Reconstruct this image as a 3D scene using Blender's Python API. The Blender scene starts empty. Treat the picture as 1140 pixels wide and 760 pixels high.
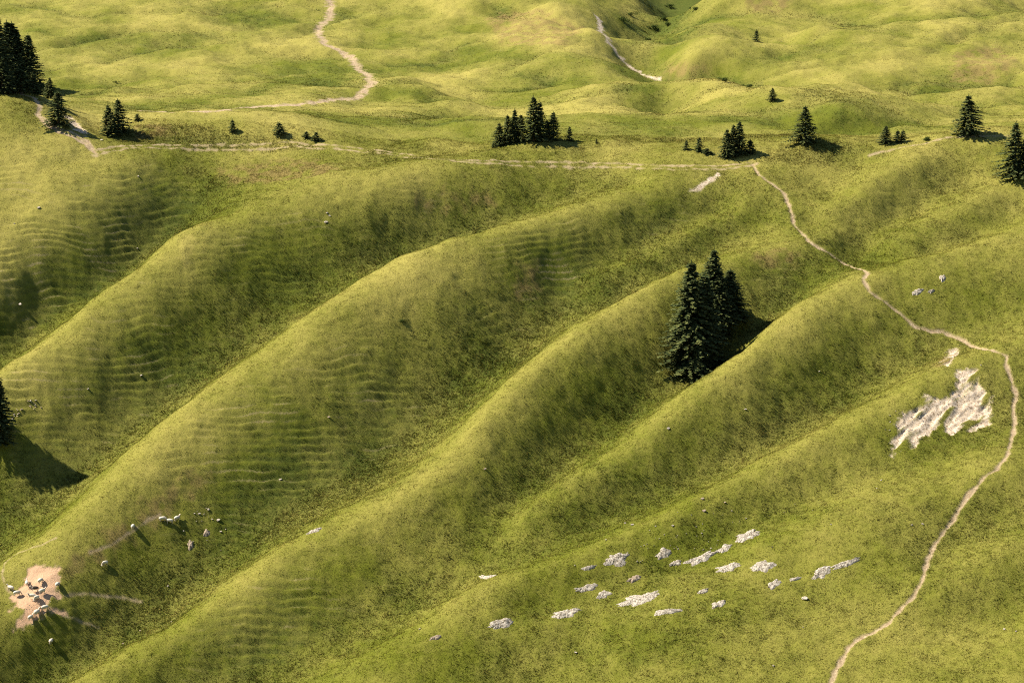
import bpy, bmesh, math, random
import numpy as np
from mathutils import Vector, Matrix

SC = bpy.context.scene
COL = SC.collection
R = math.radians
rng = np.random.default_rng(7)
random.seed(7)

# ------------------------------------------------------------------ camera numbers
FPX = 3233.0                     # focal length in photo pixels (1140 wide, about 20 degrees across)
PITCH = R(12.0)
CP, SP = math.cos(PITCH), math.sin(PITCH)

def ray(px, py):
    u = (px - 570.0) / FPX
    v = (380.0 - py) / FPX
    return (u, CP + v * SP, -SP + v * CP)

# ------------------------------------------------------------------ noise
_prng = np.random.default_rng(2024)
_perm = _prng.permutation(4096).astype(np.int32)
_perm = np.concatenate([_perm, _perm])
_ga = _prng.uniform(0, 2 * math.pi, 4096)
_gx = np.cos(_ga).astype(np.float32); _gy = np.sin(_ga).astype(np.float32)

def pnoise(x, y, seed=0):
    x = np.asarray(x, np.float64); y = np.asarray(y, np.float64)
    ix = np.floor(x); iy = np.floor(y)
    fx = (x - ix).astype(np.float32); fy = (y - iy).astype(np.float32)
    ix = (ix.astype(np.int32) + seed * 131) & 4095; iy = (iy.astype(np.int32) + seed * 57) & 4095
    ux = fx * fx * fx * (fx * (fx * 6 - 15) + 10)
    uy = fy * fy * fy * (fy * (fy * 6 - 15) + 10)
    ix1 = (ix + 1) & 4095
    pa = _perm[ix]; pb = _perm[ix1]
    def g(p, yy, dx, dy):
        k = _perm[p + yy]
        return _gx[k] * (fx - dx) + _gy[k] * (fy - dy)
    iy1 = (iy + 1) & 4095
    n0 = g(pa, iy, 0, 0); n0 = n0 + (g(pb, iy, 1, 0) - n0) * ux
    n1 = g(pa, iy1, 0, 1); n1 = n1 + (g(pb, iy1, 1, 1) - n1) * ux
    return (n0 + (n1 - n0) * uy).astype(np.float64) * 1.5

def fbm(x, y, wl, octs=3, seed=0, gain=0.5):
    r = 0; a = 1.0; f = 1.0 / wl; t = 0
    for i in range(octs):
        r = r + a * pnoise(x * f + 17.3 * i, y * f - 9.1 * i, seed + i)
        t += a; a *= gain; f *= 2.03
    return r / t

def sstep(a, b, x):
    t = np.clip((x - a) / (b - a), 0, 1)
    return t * t * (3 - 2 * t)

# ------------------------------------------------------------------ the hillside: broad shape
PY = np.array([-400., 0, 60, 150, 250, 300, 345, 400, 528, 560, 610, 650, 746, 900, 1300, 2000, 4000])
PZ = np.array([-8., -8, -40, -95, -150, -168, -159, -135, -78, -75.5, -77.5, -77, -68.6, -50, 40, 170, 420])
_fy = np.arange(-400, 4001, 2.0)
_fz = np.interp(_fy, PY, PZ)
_k = np.exp(-0.5 * (np.arange(-16, 17) * 2.0 / 7.0) ** 2); _k /= _k.sum()
_fz = np.convolve(np.pad(_fz, 16, mode='edge'), _k, 'valid')

def base(x, y):
    x = np.asarray(x, float); y = np.asarray(y, float)
    z = np.interp(y, _fy, _fz)
    return z + 0.10 * 130 * np.tanh(x / 130.0) * (1 - sstep(395, 530, y))

def hit_base(px, py, h):
    d = ray(px, py)
    y = np.arange(370, 1500, 0.25)
    t = y / d[1]
    f = d[2] * t - (base(d[0] * t, y) + h)
    i = np.argmax(f < 0)
    if i == 0: i = len(y) - 1
    a = f[i - 1] / (f[i - 1] - f[i])
    yy = y[i - 1] + a * 0.25
    t = yy / d[1]
    return d[0] * t, yy

# spur crests (+) and gullies (-): picture position where seen, metres above / below the broad slope
LINES = [
 # left shoulder
 [(-60,94,9.5),(0,98,8.8),(35,102,8.2),(52,115,7.2),(64,131,6.2),(82,145,5.2),(100,158,4.2),(116,166,3.4)],
 [(40,135,6.8),(60,152,5.6),(85,166,4.5)],[(60,178,5),(90,185,4.2)],
 [(-40,200,7),(0,190,6.8)],
 [(-40,310,5),(0,262,5.5),(20,225,5.5)],
 # spur 0
 [(190,167,1.2),(160,174,2.4),(130,190,4.3),(100,203,5),(75,215,5.4),(50,235,5.2),(30,262,4.4),(0,315,3.4),(-40,360,3)],
 [(152,226,.6),(120,252,.4),(85,282,.2),(50,305,.2)],
 # gully 0-1
 [(290,178,-.5),(260,192,-1.2),(235,218,-2.2),(205,245,-3.8),(172,275,-4.8),(130,310,-4.6),(80,345,-4),(40,372,-3.6),(0,402,-3.3),(-40,430,-3)],
 # spur 1
 [(560,213,.3),(480,222,1),(370,238,2),(300,243,3),(220,250,4),(190,262,4.5),(165,290,4.5),(120,325,4.5),(80,355,4.5),(50,380,4.5),(0,416,4.5),(-40,445,4.5)],
 [(420,182,.4),(350,190,.8),(300,205,.6)],
 # gully 1-2
 [(700,208,-.3),(640,224,-1.5),(560,241,-2.8),(500,255,-3.5),(440,274,-4.2),(400,300,-4.4),(360,335,-4.5),(300,378,-4.5),(230,428,-4.5),(180,466,-4.5),(130,503,-4.5),(80,550,-4.3),(40,586,-4.3),(0,622,-4.2),(-40,655,-4)],
 # spur 2
 [(838,187,0),(790,205,.5),(700,226,2),(640,241,3),(560,256,4),(500,268,4.5),(450,282,4.5),(400,312,4.5),(340,354,4.5),(300,385,4.5),(246,420,4.5),(210,446,4.5),(165,487,4.5),(120,533,4.5),(80,577,4.2),(40,614,4.2),(0,652,4),(-40,690,4)],
 # gully 2-3 and its little rib
 [(805,233,-1.6),(740,262,-2.6),(690,290,-3.6),(625,318,-4),(590,352,-4.3)],
 [(835,226,.2),(784,255,-.6),(744,276,-1.2),(707,292,-2),(660,314,-3)],
 [(850,240,-1.2),(800,270,-2.8),(740,300,-4),(700,318,-4.4),(660,346,-4.5),(620,374,-4.5),(578,402,-4.5),(550,430,-4.6),(513,468,-4.6),(474,507,-4.6),(434,531,-4.6),(382,552,-4.6),(329,574,-4.6),(272,613,-4.6),(228,655,-4.6),(172,692,-4.6),(95,735,-4.6),(30,770,-4.6)],
 [(0,665,3.2),(40,640,3.6),(75,640,3)],[(20,696,2),(60,682,2)],
 # spur 3
 [(930,262,0),(880,275,1),(840,282,1.8),(773,296,2.6),(731,315,3.3),(703,328,3.8),(668,359,4.2),(626,387,4.5),(584,415,4.5),(556,440,4.5),(540,466,4.5),(526,498,3.4),(474,550,2.7),(408,580,2.8),(350,597,3),(303,628,3),(256,673,2.7),(210,699,2.2),(123,739,2.2),(70,764,2.2)],
 # gully 3-4
 [(940,297,-1),(905,318,-2),(870,342,-3.5),(845,368,-4.5),(815,400,-4.7),(780,421,-4.7),(740,441,-4.7),(700,470,-4.6),(650,508,-3.4),(600,546,-2.7),(560,574,-2.3),(520,604,-2.1),(470,636,-2.1),(410,668,-2.3),(340,706,-2.4),(260,745,-2),(190,775,-2)],
 # spur 4
 [(1180,235,2),(1140,248,2),(1100,265,2),(1049,282,2),(986,300,3),(965,305,3),(908,326,3.5),(880,342,3.8),(856,363,3.8),(838,387,3.8),(810,410,3.6),(757,449,3),(700,495,1.8),(640,532,1.2),(590,566,.9)],
 # gully 4-5
 [(1180,330,-.6),(1140,348,-1),(1100,366,-1.6),(1040,390,-2.6),(1000,415,-3.2),(940,450,-3.6),(880,485,-3.6),(800,525,-3.2),(740,553,-3.2),(690,572,-2.6),(620,607,-2),(540,645,-1.8),(450,695,-1.8),(360,743,-1.8),(310,772,-1.8)],
 # spur 5
 [(1180,365,1),(1140,378,1),(1122,394,1),(1080,402,1.2),(1038,416,1.6),(985,443,2),(936,474,2),(898,498,2),(840,530,1.6),(780,558,1.5),(720,585,1.5),(650,615,1.5),(597,630,1.4),(513,660,1.3),(450,702,1.2),(380,756,1.2)],
 [(1135,425,-.6),(1090,475,-1.6),(1040,505,-1.3),(960,540,-1),(860,575,-1),(760,612,-.8),(690,645,-.8),(600,680,-.6)],
 [(1130,520,.9),(1060,540,.9),(985,550,.9),(915,572,.7),(840,605,.5)],
 [(1180,555,-1),(1140,572,-1.2),(1090,598,-1.2),(1045,625,-.9)],
 [(1180,590,.7),(1140,606,.8),(1090,632,.8),(1045,664,.6)],
 [(1180,640,-.7),(1140,655,-.9),(1060,695,-.7)],
 [(1180,680,.5),(1140,693,.6),(1040,735,.6)],
 [(900,650,0),(800,690,.3),(700,735,.4)],[(760,650,-.3),(660,700,-.3),(560,745,-.3)],[(620,700,.5),(520,745,.5)],
 # upper right
 [(1060,166,1.6),(1030,180,1.6),(998,197,1.5),(966,213,1.1),(930,230,.5)],
 [(1105,188,0),(1060,215,-2),(1020,232,-2.6),(980,252,-2.8),(957,275,-3.1),(945,290,-3)],
 [(1180,185,1),(1140,203,1.1),(1103,218,1.1),(1077,234,1),(1050,250,.6),(1015,262,.1),(985,275,-1)],
 [(1140,234,-.4),(1080,256,-1),(1030,279,-1.5),(975,293,-1.8)],
 [(960,182,-.6),(925,222,-1.8),(905,255,-1.6)],
 [(838,192,.2),(868,212,.3),(882,235,.1),(893,262,-.2)],
 # along the brow
 [(147,135,3.6),(182,136,3.4),(210,141,2.9),(281,150,2),(340,158,1)],
 [(136,164,2.8),(165,163,1.9),(230,162,.8),(330,163,.4)],
 [(120,156,3),(105,142,3),(132,151,2.6),(95,128,2.4)],
 [(500,172,.2),(550,164,.6),(600,159,1.2),(640,158,1),(720,158,.6),(790,165,.2)],
 [(380,170,0),(450,171,0)],
 [(866,170,.7),(888,158,1.6),(912,153,2),(935,156,1.6),(958,167,.8)],
 [(1010,161,1.2),(1040,153,2.3),(1090,149,2.6),(1140,150,2.6),(1180,150,2.6)],
 [(880,140,-.6),(950,143,-1.3),(1030,140,-1.2),(1100,137,-1)],
 # plateau and far slope
 [(690,96,3.2),(740,89,4),(790,92,4),(840,104,3.4),(896,118,2)],
 [(934,128,1.2),(964,126,1.4),(1003,136,1),(1026,146,.3)],
 [(700,125,.2),(780,130,.2),(850,135,.2)],
 [(752,-12,-9),(748,2,-9),(738,22,-9),(725,45,-8.5),(719,62,-7),(721,80,-4.5)],
 [(700,-12,-1.5),(700,20,-1.5),(700,45,-1.2)],
 [(760,84,-2.5),(810,90,-2.5),(850,104,-2.2)],
 [(630,-10,3),(650,10,3),(664,40,2.8),(690,70,1.6)],
 [(690,100,-.5),(715,105,-1),(740,120,-.8)],
 [(790,-10,2.5),(775,25,2.2),(765,50,2),(768,66,1.2)],
 [(872,107,.4),(888,97,3.4),(908,92,4),(940,97,3.2),(955,110,.4)],
 [(900,34,1.6),(930,30,2.2),(1000,33,2.4),(1080,20,2.4),(1140,25,2.4)],
 [(860,52,-.8),(890,45,-1),(905,18,-1)],
 [(1095,-10,2),(1115,5,1)],[(1130,2,-2),(1150,12,-2)],
 [(1000,80,.8),(1080,70,.8),(1140,80,.6)],
 [(380,60,-1),(430,75,-1.2),(480,100,-1.5),(540,130,-1.8)],
 [(450,88,.8),(500,112,.8)],[(408,80,0),(416,94,.2),(395,108,.5),(340,116,.2)],[(380,122,-.6),(430,112,-.6)],
 [(470,20,.8),(560,30,1.2),(620,40,1)],
 [(480,152,.6),(520,140,.6)],[(440,156,-.5),(535,155,-.6)],
 [(150,40,1),(240,30,1.3),(330,20,.6)],[(160,70,-.8),(230,80,-.8),(300,70,-.8)],
 [(250,105,.6),(330,95,.6),(200,105,.5)],[(70,60,.2),(90,100,-.5)],
]
def densify(pts, step=22.0):
    out = []
    for a, b in zip(pts[:-1], pts[1:]):
        n = max(1, int(math.hypot(b[0] - a[0], b[1] - a[1]) / step))
        for i in range(n):
            s = i / n
            out.append(tuple(a[k] + (b[k] - a[k]) * s for k in range(len(a))))
    out.append(tuple(pts[-1]))
    return out

ctrl = []
for L in LINES:
    for (px, py, h) in densify(L):
        if abs(h) > 1.5 and py > 185: h *= .86
        x, y = hit_base(px, py, h)
        ctrl.append((x, y, h))
for y in range(330, 861, 40):                       # calm ground all round
    for x in range(-320, 321, 40):
        hw = 0.178 * y + 22
        if abs(x) > hw + 5 or y < 370 or y > 770:
            ctrl.append((x, y, 0.0))
ctrl = np.array(ctrl)
# drop near duplicates
keep = []
for i, c in enumerate(ctrl):
    if all((c[0] - ctrl[j][0]) ** 2 + (c[1] - ctrl[j][1]) ** 2 > 1.6 for j in keep): keep.append(i)
ctrl = ctrl[keep]

def _U(r2):
    return 0.5 * r2 * np.log(r2 + 1e-9)
P = ctrl[:, :2] / 100.0
n = len(P)
d2 = ((P[:, None] - P[None]) ** 2).sum(-1)
A = np.zeros((n + 3, n + 3))
A[:n, :n] = _U(d2) + np.eye(n) * 2e-4
A[:n, n] = 1; A[:n, n + 1:] = P; A[n, :n] = 1; A[n + 1:, :n] = P.T
W = np.linalg.solve(A, np.concatenate([ctrl[:, 2], np.zeros(3)]))
GX0, GX1, GY0, GY1, GS = -300.0, 300.0, 330.0, 860.0, 1.5
gx = np.arange(GX0, GX1 + GS, GS); gy = np.arange(GY0, GY1 + GS, GS)
XX, YY = np.meshgrid(gx / 100, gy / 100)
OFF = np.empty(XX.shape)
for j in range(XX.shape[0]):
    dd = (XX[j][:, None] - P[None, :, 0]) ** 2 + (YY[j][:, None] - P[None, :, 1]) ** 2
    OFF[j] = _U(dd) @ W[:n] + W[n] + W[n + 1] * XX[j] + W[n + 2] * YY[j]
fade = (sstep(GX0, GX0 + 60, XX * 100) * (1 - sstep(GX1 - 60, GX1, XX * 100)) *
        sstep(GY0, GY0 + 35, YY * 100) * (1 - sstep(GY1 - 60, GY1, YY * 100)))
OFF = np.clip(OFF, -11, 13) * fade

def bspl(G, x, y):
    fx = np.clip((np.asarray(x) - GX0) / GS, 1.001, G.shape[1] - 3.001)
    fy = np.clip((np.asarray(y) - GY0) / GS, 1.001, G.shape[0] - 3.001)
    ix = fx.astype(int); iy = fy.astype(int); tx = fx - ix; ty = fy - iy
    def w(t):
        return ((1 - t) ** 3 / 6, (3 * t ** 3 - 6 * t ** 2 + 4) / 6, (-3 * t ** 3 + 3 * t ** 2 + 3 * t + 1) / 6, t ** 3 / 6)
    wx = w(tx); wy = w(ty); r = 0
    for j in range(4):
        row = 0
        for i in range(4):
            row = row + wx[i] * G[iy + j - 1, ix + i - 1]
        r = r + wy[j] * row
    return r

def offset(x, y):
    x = np.asarray(x, float); y = np.asarray(y, float)
    return np.where((x > GX0) & (x < GX1) & (y > GY0) & (y < GY1), bspl(OFF, x, y), 0.0)

def smooth_h(x, y):
    far = sstep(540, 600, y)
    wx = x + 6 * fbm(x, y, 60, 2, 5); wy = y + 6 * fbm(x, y, 60, 2, 6)
    mx = x + .9 * fbm(x, y, 15, 2, 7) + .35 * fbm(x, y, 4, 2, 8); my = y + .9 * fbm(x, y, 15, 2, 9) + .35 * fbm(x, y, 4, 2, 10)
    z = base(x, y) + offset(mx, my)
    z = z - far * 1.3 * np.maximum(0, .45 - 3.2 * np.abs(fbm(wx * .7 + 40, wy, 38, 2, 13)))
    z = z + fbm(wx, wy, 28, 3, 11) * (0.6 + 1.5 * far) + fbm(wx * .8, wy, 12, 2, 12) * (.15 + .6 * far)
    big = sstep(900, 1500, y) + sstep(220, 500, np.abs(x))
    return z + big * 30 * fbm(x, y, 260, 4, 21)

def detail(x, y, zs, slope_r):
    # slope_r: 0..1 on the steep shaded flanks where cattle have trodden steps
    d = fbm(x, y, 7.0, 3, 31) * 0.42
    d = d + fbm(x * 0.7, y * 1.1, 2.2, 2, 41) * 0.15
    hum = fbm(x * .8, y, 1.0, 2, 51)
    d = d + np.maximum(hum, -0.1) * 0.10
    far = sstep(545, 620, y)
    d = d + far * (fbm(x, y, 9.0, 3, 61) * 0.55)
    ph, tread = steps(x, y, zs)
    return d + ph * slope_r

def steps(x, y, zs):
    ph = (zs + .045 * x) / 1.15 + 2.0 * fbm(x, y, 30, 2, 71) + 0.75 * fbm(x, y, 9, 2, 72) + .12 * fbm(x, y, 2.5, 1, 73)
    fr = ph - np.floor(ph)
    amp = .08 + .55 * fbm(x * .7, y, 5, 2, 74)
    st_ = np.where(fr < 0.80, fr / 0.80, (1 - fr) / 0.20) - 0.5
    return st_ * np.clip(amp, 0, .5), (fr > .80) * 1.0

def slope_mask(x, y):
    e = 1.5
    zx = (smooth_h(x + e, y) - smooth_h(x - e, y)) / (2 * e)
    zy = (smooth_h(x, y + e) - smooth_h(x, y - e)) / (2 * e)
    return zx, zy

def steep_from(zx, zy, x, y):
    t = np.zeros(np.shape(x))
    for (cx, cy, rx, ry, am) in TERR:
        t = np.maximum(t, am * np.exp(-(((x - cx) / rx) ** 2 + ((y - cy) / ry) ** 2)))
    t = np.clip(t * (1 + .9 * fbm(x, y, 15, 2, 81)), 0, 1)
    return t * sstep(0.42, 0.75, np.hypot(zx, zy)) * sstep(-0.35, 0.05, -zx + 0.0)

def ground(x, y):
    x = np.atleast_1d(np.asarray(x, float)); y = np.atleast_1d(np.asarray(y, float))
    zs = smooth_h(x, y)
    zx, zy = slope_mask(x, y)
    return zs + detail(x, y, zs, steep_from(zx, zy, x, y))

def hit(px, py):
    """where the line of sight through this point of the photograph meets the hillside"""
    d = ray(px, py)
    y = np.arange(372, 1300, 0.2)
    t = y / d[1]
    f = d[2] * t - smooth_h(d[0] * t, y)
    i = int(np.argmax(f < 0))
    if i == 0: i = len(y) - 1
    a = f[i - 1] / (f[i - 1] - f[i])
    yy = y[i - 1] + a * 0.2
    t = yy / d[1]
    return d[0] * t, yy

TERR = []
for px, py, rx, ry, am in [(120,250,30,15,1.6),(60,310,22,14,1.5),(190,205,10,5,.6),(110,470,22,12,1.4),(180,400,14,12,.7),(860,320,10,6,.4),(300,300,14,9,.5),(600,290,12,9,.8),(550,350,10,7,.5),
                           (330,540,19,14,1.2),(420,470,14,12,.8),(300,700,14,8,1.2),(380,640,12,8,.3),(720,235,10,6,.5),(80,690,12,8,.2),(700,520,12,7,.25),(1000,235,10,6,.3),(450,215,12,4,.4)]:
    cx, cy = hit(px, py); TERR.append((cx, cy, rx, ry, am))
# ------------------------------------------------------------------ grid
def seg(a, b, n): return np.linspace(a, b, n, endpoint=False)
QUICK = False
cs = np.concatenate([-np.geomspace(2.2, 0.205, 46)[:-1], np.linspace(-0.205, 0.205, 1060 if not QUICK else 420), np.geomspace(0.205, 2.2, 46)[1:]])
rs = np.concatenate([seg(2, 385, 70), seg(385, 545, 720 if not QUICK else 300), seg(545, 640, 240 if not QUICK else 100), seg(640, 780, 230 if not QUICK else 100), np.geomspace(780, 3200, 60)])
YG = np.repeat(rs[:, None], len(cs), 1)
XG = cs[None, :] * (YG + 120)
NR, NC = XG.shape
x = XG.ravel(); y = YG.ravel()
zs = smooth_h(x, y)
ZS = zs.reshape(NR, NC)
zyr, zc = np.gradient(ZS)
zyr = zyr / np.gradient(rs)[:, None]
dx = np.gradient(cs)[None, :] * (YG + 120)
ZX = zc / dx
ZY = zyr - ZX * cs[None, :]
zx = ZX.ravel(); zy = ZY.ravel()
st = steep_from(zx, zy, x, y)
off = offset(x, y)
z = zs + detail(x, y, zs, st)

# ------------------------------------------------------------------ paths and bare ground, in plan
def plan(pts, step=9.0):
    return [hit(p[0], p[1]) for p in densify(pts, step)]

def dist_line(pl, x, y, reach=6.0):
    d = np.full(x.shape, 99.0)
    pa = np.array(pl)
    sel = np.nonzero((x > pa[:, 0].min() - reach) & (x < pa[:, 0].max() + reach) & (y > pa[:, 1].min() - reach) & (y < pa[:, 1].max() + reach))[0]
    xs, ys = x[sel], y[sel]; ds = np.full(xs.shape, 99.0)
    for a, b in zip(pl[:-1], pl[1:]):
        if math.hypot(b[0] - a[0], b[1] - a[1]) > 40: continue
        m = np.nonzero((xs > min(a[0], b[0]) - reach) & (xs < max(a[0], b[0]) + reach) & (ys > min(a[1], b[1]) - reach) & (ys < max(a[1], b[1]) + reach))[0]
        if not len(m): continue
        vx, vy = b[0] - a[0], b[1] - a[1]; l2 = vx * vx + vy * vy + 1e-9
        t = np.clip(((xs[m] - a[0]) * vx + (ys[m] - a[1]) * vy) / l2, 0, 1)
        ds[m] = np.minimum(ds[m], np.hypot(xs[m] - a[0] - t * vx, ys[m] - a[1] - t * vy))
    d[sel] = ds
    return d

def dist_poly(pl, x, y, reach=4.0):
    """signed distance: positive inside"""
    pa = np.array(pl)
    d = np.full(x.shape, -99.0)
    sel = np.nonzero((x > pa[:, 0].min() - reach) & (x < pa[:, 0].max() + reach) & (y > pa[:, 1].min() - reach) & (y < pa[:, 1].max() + reach))[0]
    if not len(sel): return d
    xs, ys = x[sel], y[sel]
    ins = np.zeros(xs.shape, bool)
    q = list(pl) + [pl[0]]
    for a, b in zip(q[:-1], q[1:]):
        c = ((a[1] > ys) != (b[1] > ys)) & (xs < (b[0] - a[0]) * (ys - a[1]) / (b[1] - a[1] + 1e-12) + a[0])
        ins ^= c
    dl = dist_line(q, xs, ys, reach)
    d[sel] = np.where(ins, np.minimum(dl, 50), -np.minimum(dl, 50))
    return d

TRAIL = [(838,183),(845,195),(860,205),(873,215),(880,232),(884,250),(900,268),(925,283),(945,295),(960,300),(966,305),(961,313),(968,325),(985,336),(1005,350),(1018,362),(1035,368),(1050,367),(1065,375),(1090,387),(1110,392),(1121,396),(1120,405),(1125,420),(1131,440),(1128,455),(1130,470),(1127,485),(1121,508),(1110,522),(1095,532),(1080,550),(1065,570),(1055,585),(1042,605),(1033,620),(1029,635),(1028,645),(1018,662),(1005,675),(990,692),(975,702),(955,710),(945,720),(935,738),(925,760),(918,785)]
TRACK = [(107,171),(125,166),(150,163),(190,163),(240,164),(290,163),(330,162),(365,164),(400,168),(430,171),(470,175),(500,178),(530,180),(570,182),(610,184),(650,185),(700,185),(750,187),(800,186),(825,184),(838,182)]
LTRACK = [(-30,104),(0,103),(20,104),(38,108),(44,118),(42,128),(50,137),(65,146),(80,152),(95,160),(107,171)]
LTRACK2 = [(44,128),(62,141),(84,150),(98,158),(104,166)]
ROAD = [(366,-20),(367,0),(369,10),(366,20),(355,30),(354,38),(360,48),(372,54),(390,62),(395,70),(408,82),(413,92),(405,102),(390,109),(370,112),(340,115),(300,117),(265,121),(240,124),(200,125),(160,124)]
RPATH = [(968,173),(985,168),(1003,165),(1022,161),(1060,153),(1100,151),(1150,150)]
STREAM = [(665,20),(668,28),(675,42),(683,55),(690,65),(700,74),(712,81),(724,86),(735,87)]
SHEEPWAY = [(62,598),(45,606),(20,615),(6,626),(2,640),(6,652),(14,662)]
SHEEPWAY2 = [(66,662),(85,661),(105,662),(130,664),(158,670)]
SHEEPWAY3 = [(60,678),(74,686),(90,692),(110,698)]
SHEEPWAY4 = [(100,614),(125,606),(146,592),(165,578),(178,572)]

def zoomed(x0, y0, s, pts): return [(x0 + a / s, y0 + b / s) for a, b in pts]
EARTH = [zoomed(0, 600, 6.333, q) for q in (
  [(190,200),(250,180),(330,185),(440,195),(410,240),(425,300),(400,350),(420,395),(370,420),(340,470),(460,525),(440,540),(330,500),(270,560),(230,600),(100,605),(140,560),(160,500),(90,480),(80,420),(120,370),(170,330),(160,260)],)]
SCAR = [zoomed(970, 370, 5.065, q) for q in (
  [(480,215),(540,195),(610,210),(612,300),(672,355),(674,520),(560,548),(445,575),(400,520),(230,655),(105,692),(130,600),(150,500),(200,425),(255,410),(300,352),(370,372),(440,368),(485,300)],
  [(240,390),(200,430),(150,500),(180,500),(240,430)],
  [(480,80),(430,110),(405,180),(425,190),(480,130)])]
SCAR += [[(72,128),(80,130),(97,147),(95,152),(84,146),(78,138)]]
DRYPATCH = [[(205,262),(216,264),(212,282),(206,294),(200,290),(203,276)]]
OUTCROP_SCAR = [[(768,212),(782,203),(800,192),(802,195),(790,203),(776,213)]]

lump = fbm(x + 6 * fbm(x, y, 60, 2, 5), y + 6 * fbm(x, y, 60, 2, 6), 28, 3, 11)
jit = fbm(x, y, 1.6, 3, 91)
def line_mask(pts, w, edge=0.35, ragged=0.35):
    return sstep(edge, -edge, dist_line(plan(pts), x, y) - w + ragged * jit)

trail = sstep(.25, -.25, dist_line(plan(TRAIL), x, y) - .29 - .22 * fbm(x, y, 7, 2, 93) + .4 * jit)
far_road = line_mask(ROAD, .85, .6, 1.5) * sstep(-.5, .0, fbm(x, y, 10, 2, 94) + .8 * sstep(-66, -52, x))
dl = dist_line(plan(TRACK), x, y)
track = np.maximum(sstep(.45, -.1, np.abs(dl - 0.7) - .04 + .9 * jit), 0.0)
track = track * sstep(-.45, .15, fbm(x, y, 9, 2, 95) + .35)
ltrack = np.maximum(line_mask(LTRACK, .45, .3, .5), line_mask(LTRACK2, .3, .3, .5))
rpath = line_mask(RPATH, .28, .35, .6) * sstep(-.5, .2, fbm(x, y, 8, 2, 96) + .2)
ways = np.maximum.reduce([line_mask(q, .14, .22, .3) for q in (SHEEPWAY, SHEEPWAY2, SHEEPWAY3, SHEEPWAY4)])
stream = line_mask(STREAM, .55, .5, 1.6)
def poly_mask(polys, rag=1.0, edge=.3):
    m = np.zeros(x.shape)
    for q in polys:
        pl = [hit(*p) for p in densify(q + [q[0]], 6)]
        m = np.maximum(m, sstep(-edge, edge, dist_poly(pl, x, y) + rag * (jit + .5 * fbm(x, y, .6, 2, 97))))
    return m
earth = poly_mask(EARTH, 1.1)
scar = poly_mask(SCAR, 1.0) 
_a = hit(1000, 495); _b = hit(1085, 430); _l = math.hypot(_b[0] - _a[0], _b[1] - _a[1]); _ux, _uy = (_b[0] - _a[0]) / _l, (_b[1] - _a[1]) / _l
sa_, sb_ = x * _ux + y * _uy, -x * _uy + y * _ux
scar = scar * sstep(-.34, -.05, fbm(sa_ * .22, sb_, 1.7, 3, 98) + .02)
brow = poly_mask(OUTCROP_SCAR, .6)
dryp = poly_mask(DRYPATCH, 1.2, .8)
terr_ph = (zs + .045 * x) / 1.15 + 2.0 * fbm(x, y, 30, 2, 71) + 0.75 * fbm(x, y, 9, 2, 72) + .12 * fbm(x, y, 2.5, 1, 73)
tread = steps(x, y, zs)[1] * st * sstep(.0, .5, fbm(x * .8, y, 4.5, 2, 103) - .02)
soil = np.maximum.reduce([trail, far_road, track * .7, ltrack, rpath * .8, ways * .8, earth, tread * .40])
rocky = np.maximum.reduce([scar, stream, brow])
bare = np.maximum(soil, rocky)
z = z - 0.16 * trail - 0.10 * np.maximum(ltrack, far_road) - 0.12 * earth - .25 * scar + scar * .5 * fbm(sa_ * .3, sb_, 1.0, 3, 99)
Z = z.reshape(NR, NC)

# vegetation: dry and lusher turf, darkened further on lower flanks in place of shade
big1 = fbm(x, y, 34, 3, 111); big2 = fbm(x, y, 12, 3, 121); fine = fbm(x, y, 2.6, 3, 131)
plateau = sstep(500, 560, y)
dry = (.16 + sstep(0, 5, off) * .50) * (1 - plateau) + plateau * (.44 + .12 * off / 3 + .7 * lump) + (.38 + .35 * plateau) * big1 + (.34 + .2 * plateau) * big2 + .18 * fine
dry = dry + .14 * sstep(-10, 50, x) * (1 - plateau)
dry = np.clip(dry + dryp * .8, 0, 1.2)
herb = np.zeros(x.shape)
for q in ([(150,140),(190,136),(281,150),(345,160),(330,162),(230,163),(150,161),(120,160)],
          [(866,171),(888,159),(912,154),(935,157),(975,171),(920,182),(846,182)],
          [(688,15),(748,-5),(742,25),(730,48),(724,82),(705,66)],[(740,84),(800,80),(850,90),(860,104),(800,92),(750,90)],[(868,108),(888,99),(915,97),(950,104),(960,116),(900,114)],
          [(300,158),(345,160),(360,165),(230,166),(165,160)]):
    pl = [hit(*p) for p in densify(q + [q[0]], 8)]
    herb = np.maximum(herb, sstep(-1.5, 1.5, dist_poly(pl, x, y, 8) + 3 * big2))
lush_shade = np.clip(.22 - .13 * off * (1 - plateau) + .35 * fbm(x, y, 18, 3, 141) + .3 * fbm(x, y, 5, 2, 151) + .42 * fbm(x, y, 2.3, 3, 152) + plateau * (-.1 - .9 * lump - .10 * np.minimum(off + 1, 0) + .6 * sstep(.10, .0, np.abs(fbm((x + 6 * fbm(x, y, 60, 2, 5)) * .7 + 40, y + 6 * fbm(x, y, 60, 2, 6), 38, 2, 13)))), 0, 1)  # greener in hollows; extra darkness down the flanks puts shade into the colour
lush_shade = np.clip(np.maximum(lush_shade, herb * .9) + .5 * np.clip(st * (np.mod(terr_ph, 1.0) < .5), 0, 1) + .12 * np.clip(st, 0, 1), 0, 1)  # longer grass on risers; whole terraced flank tinted darker to deepen its shade

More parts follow.
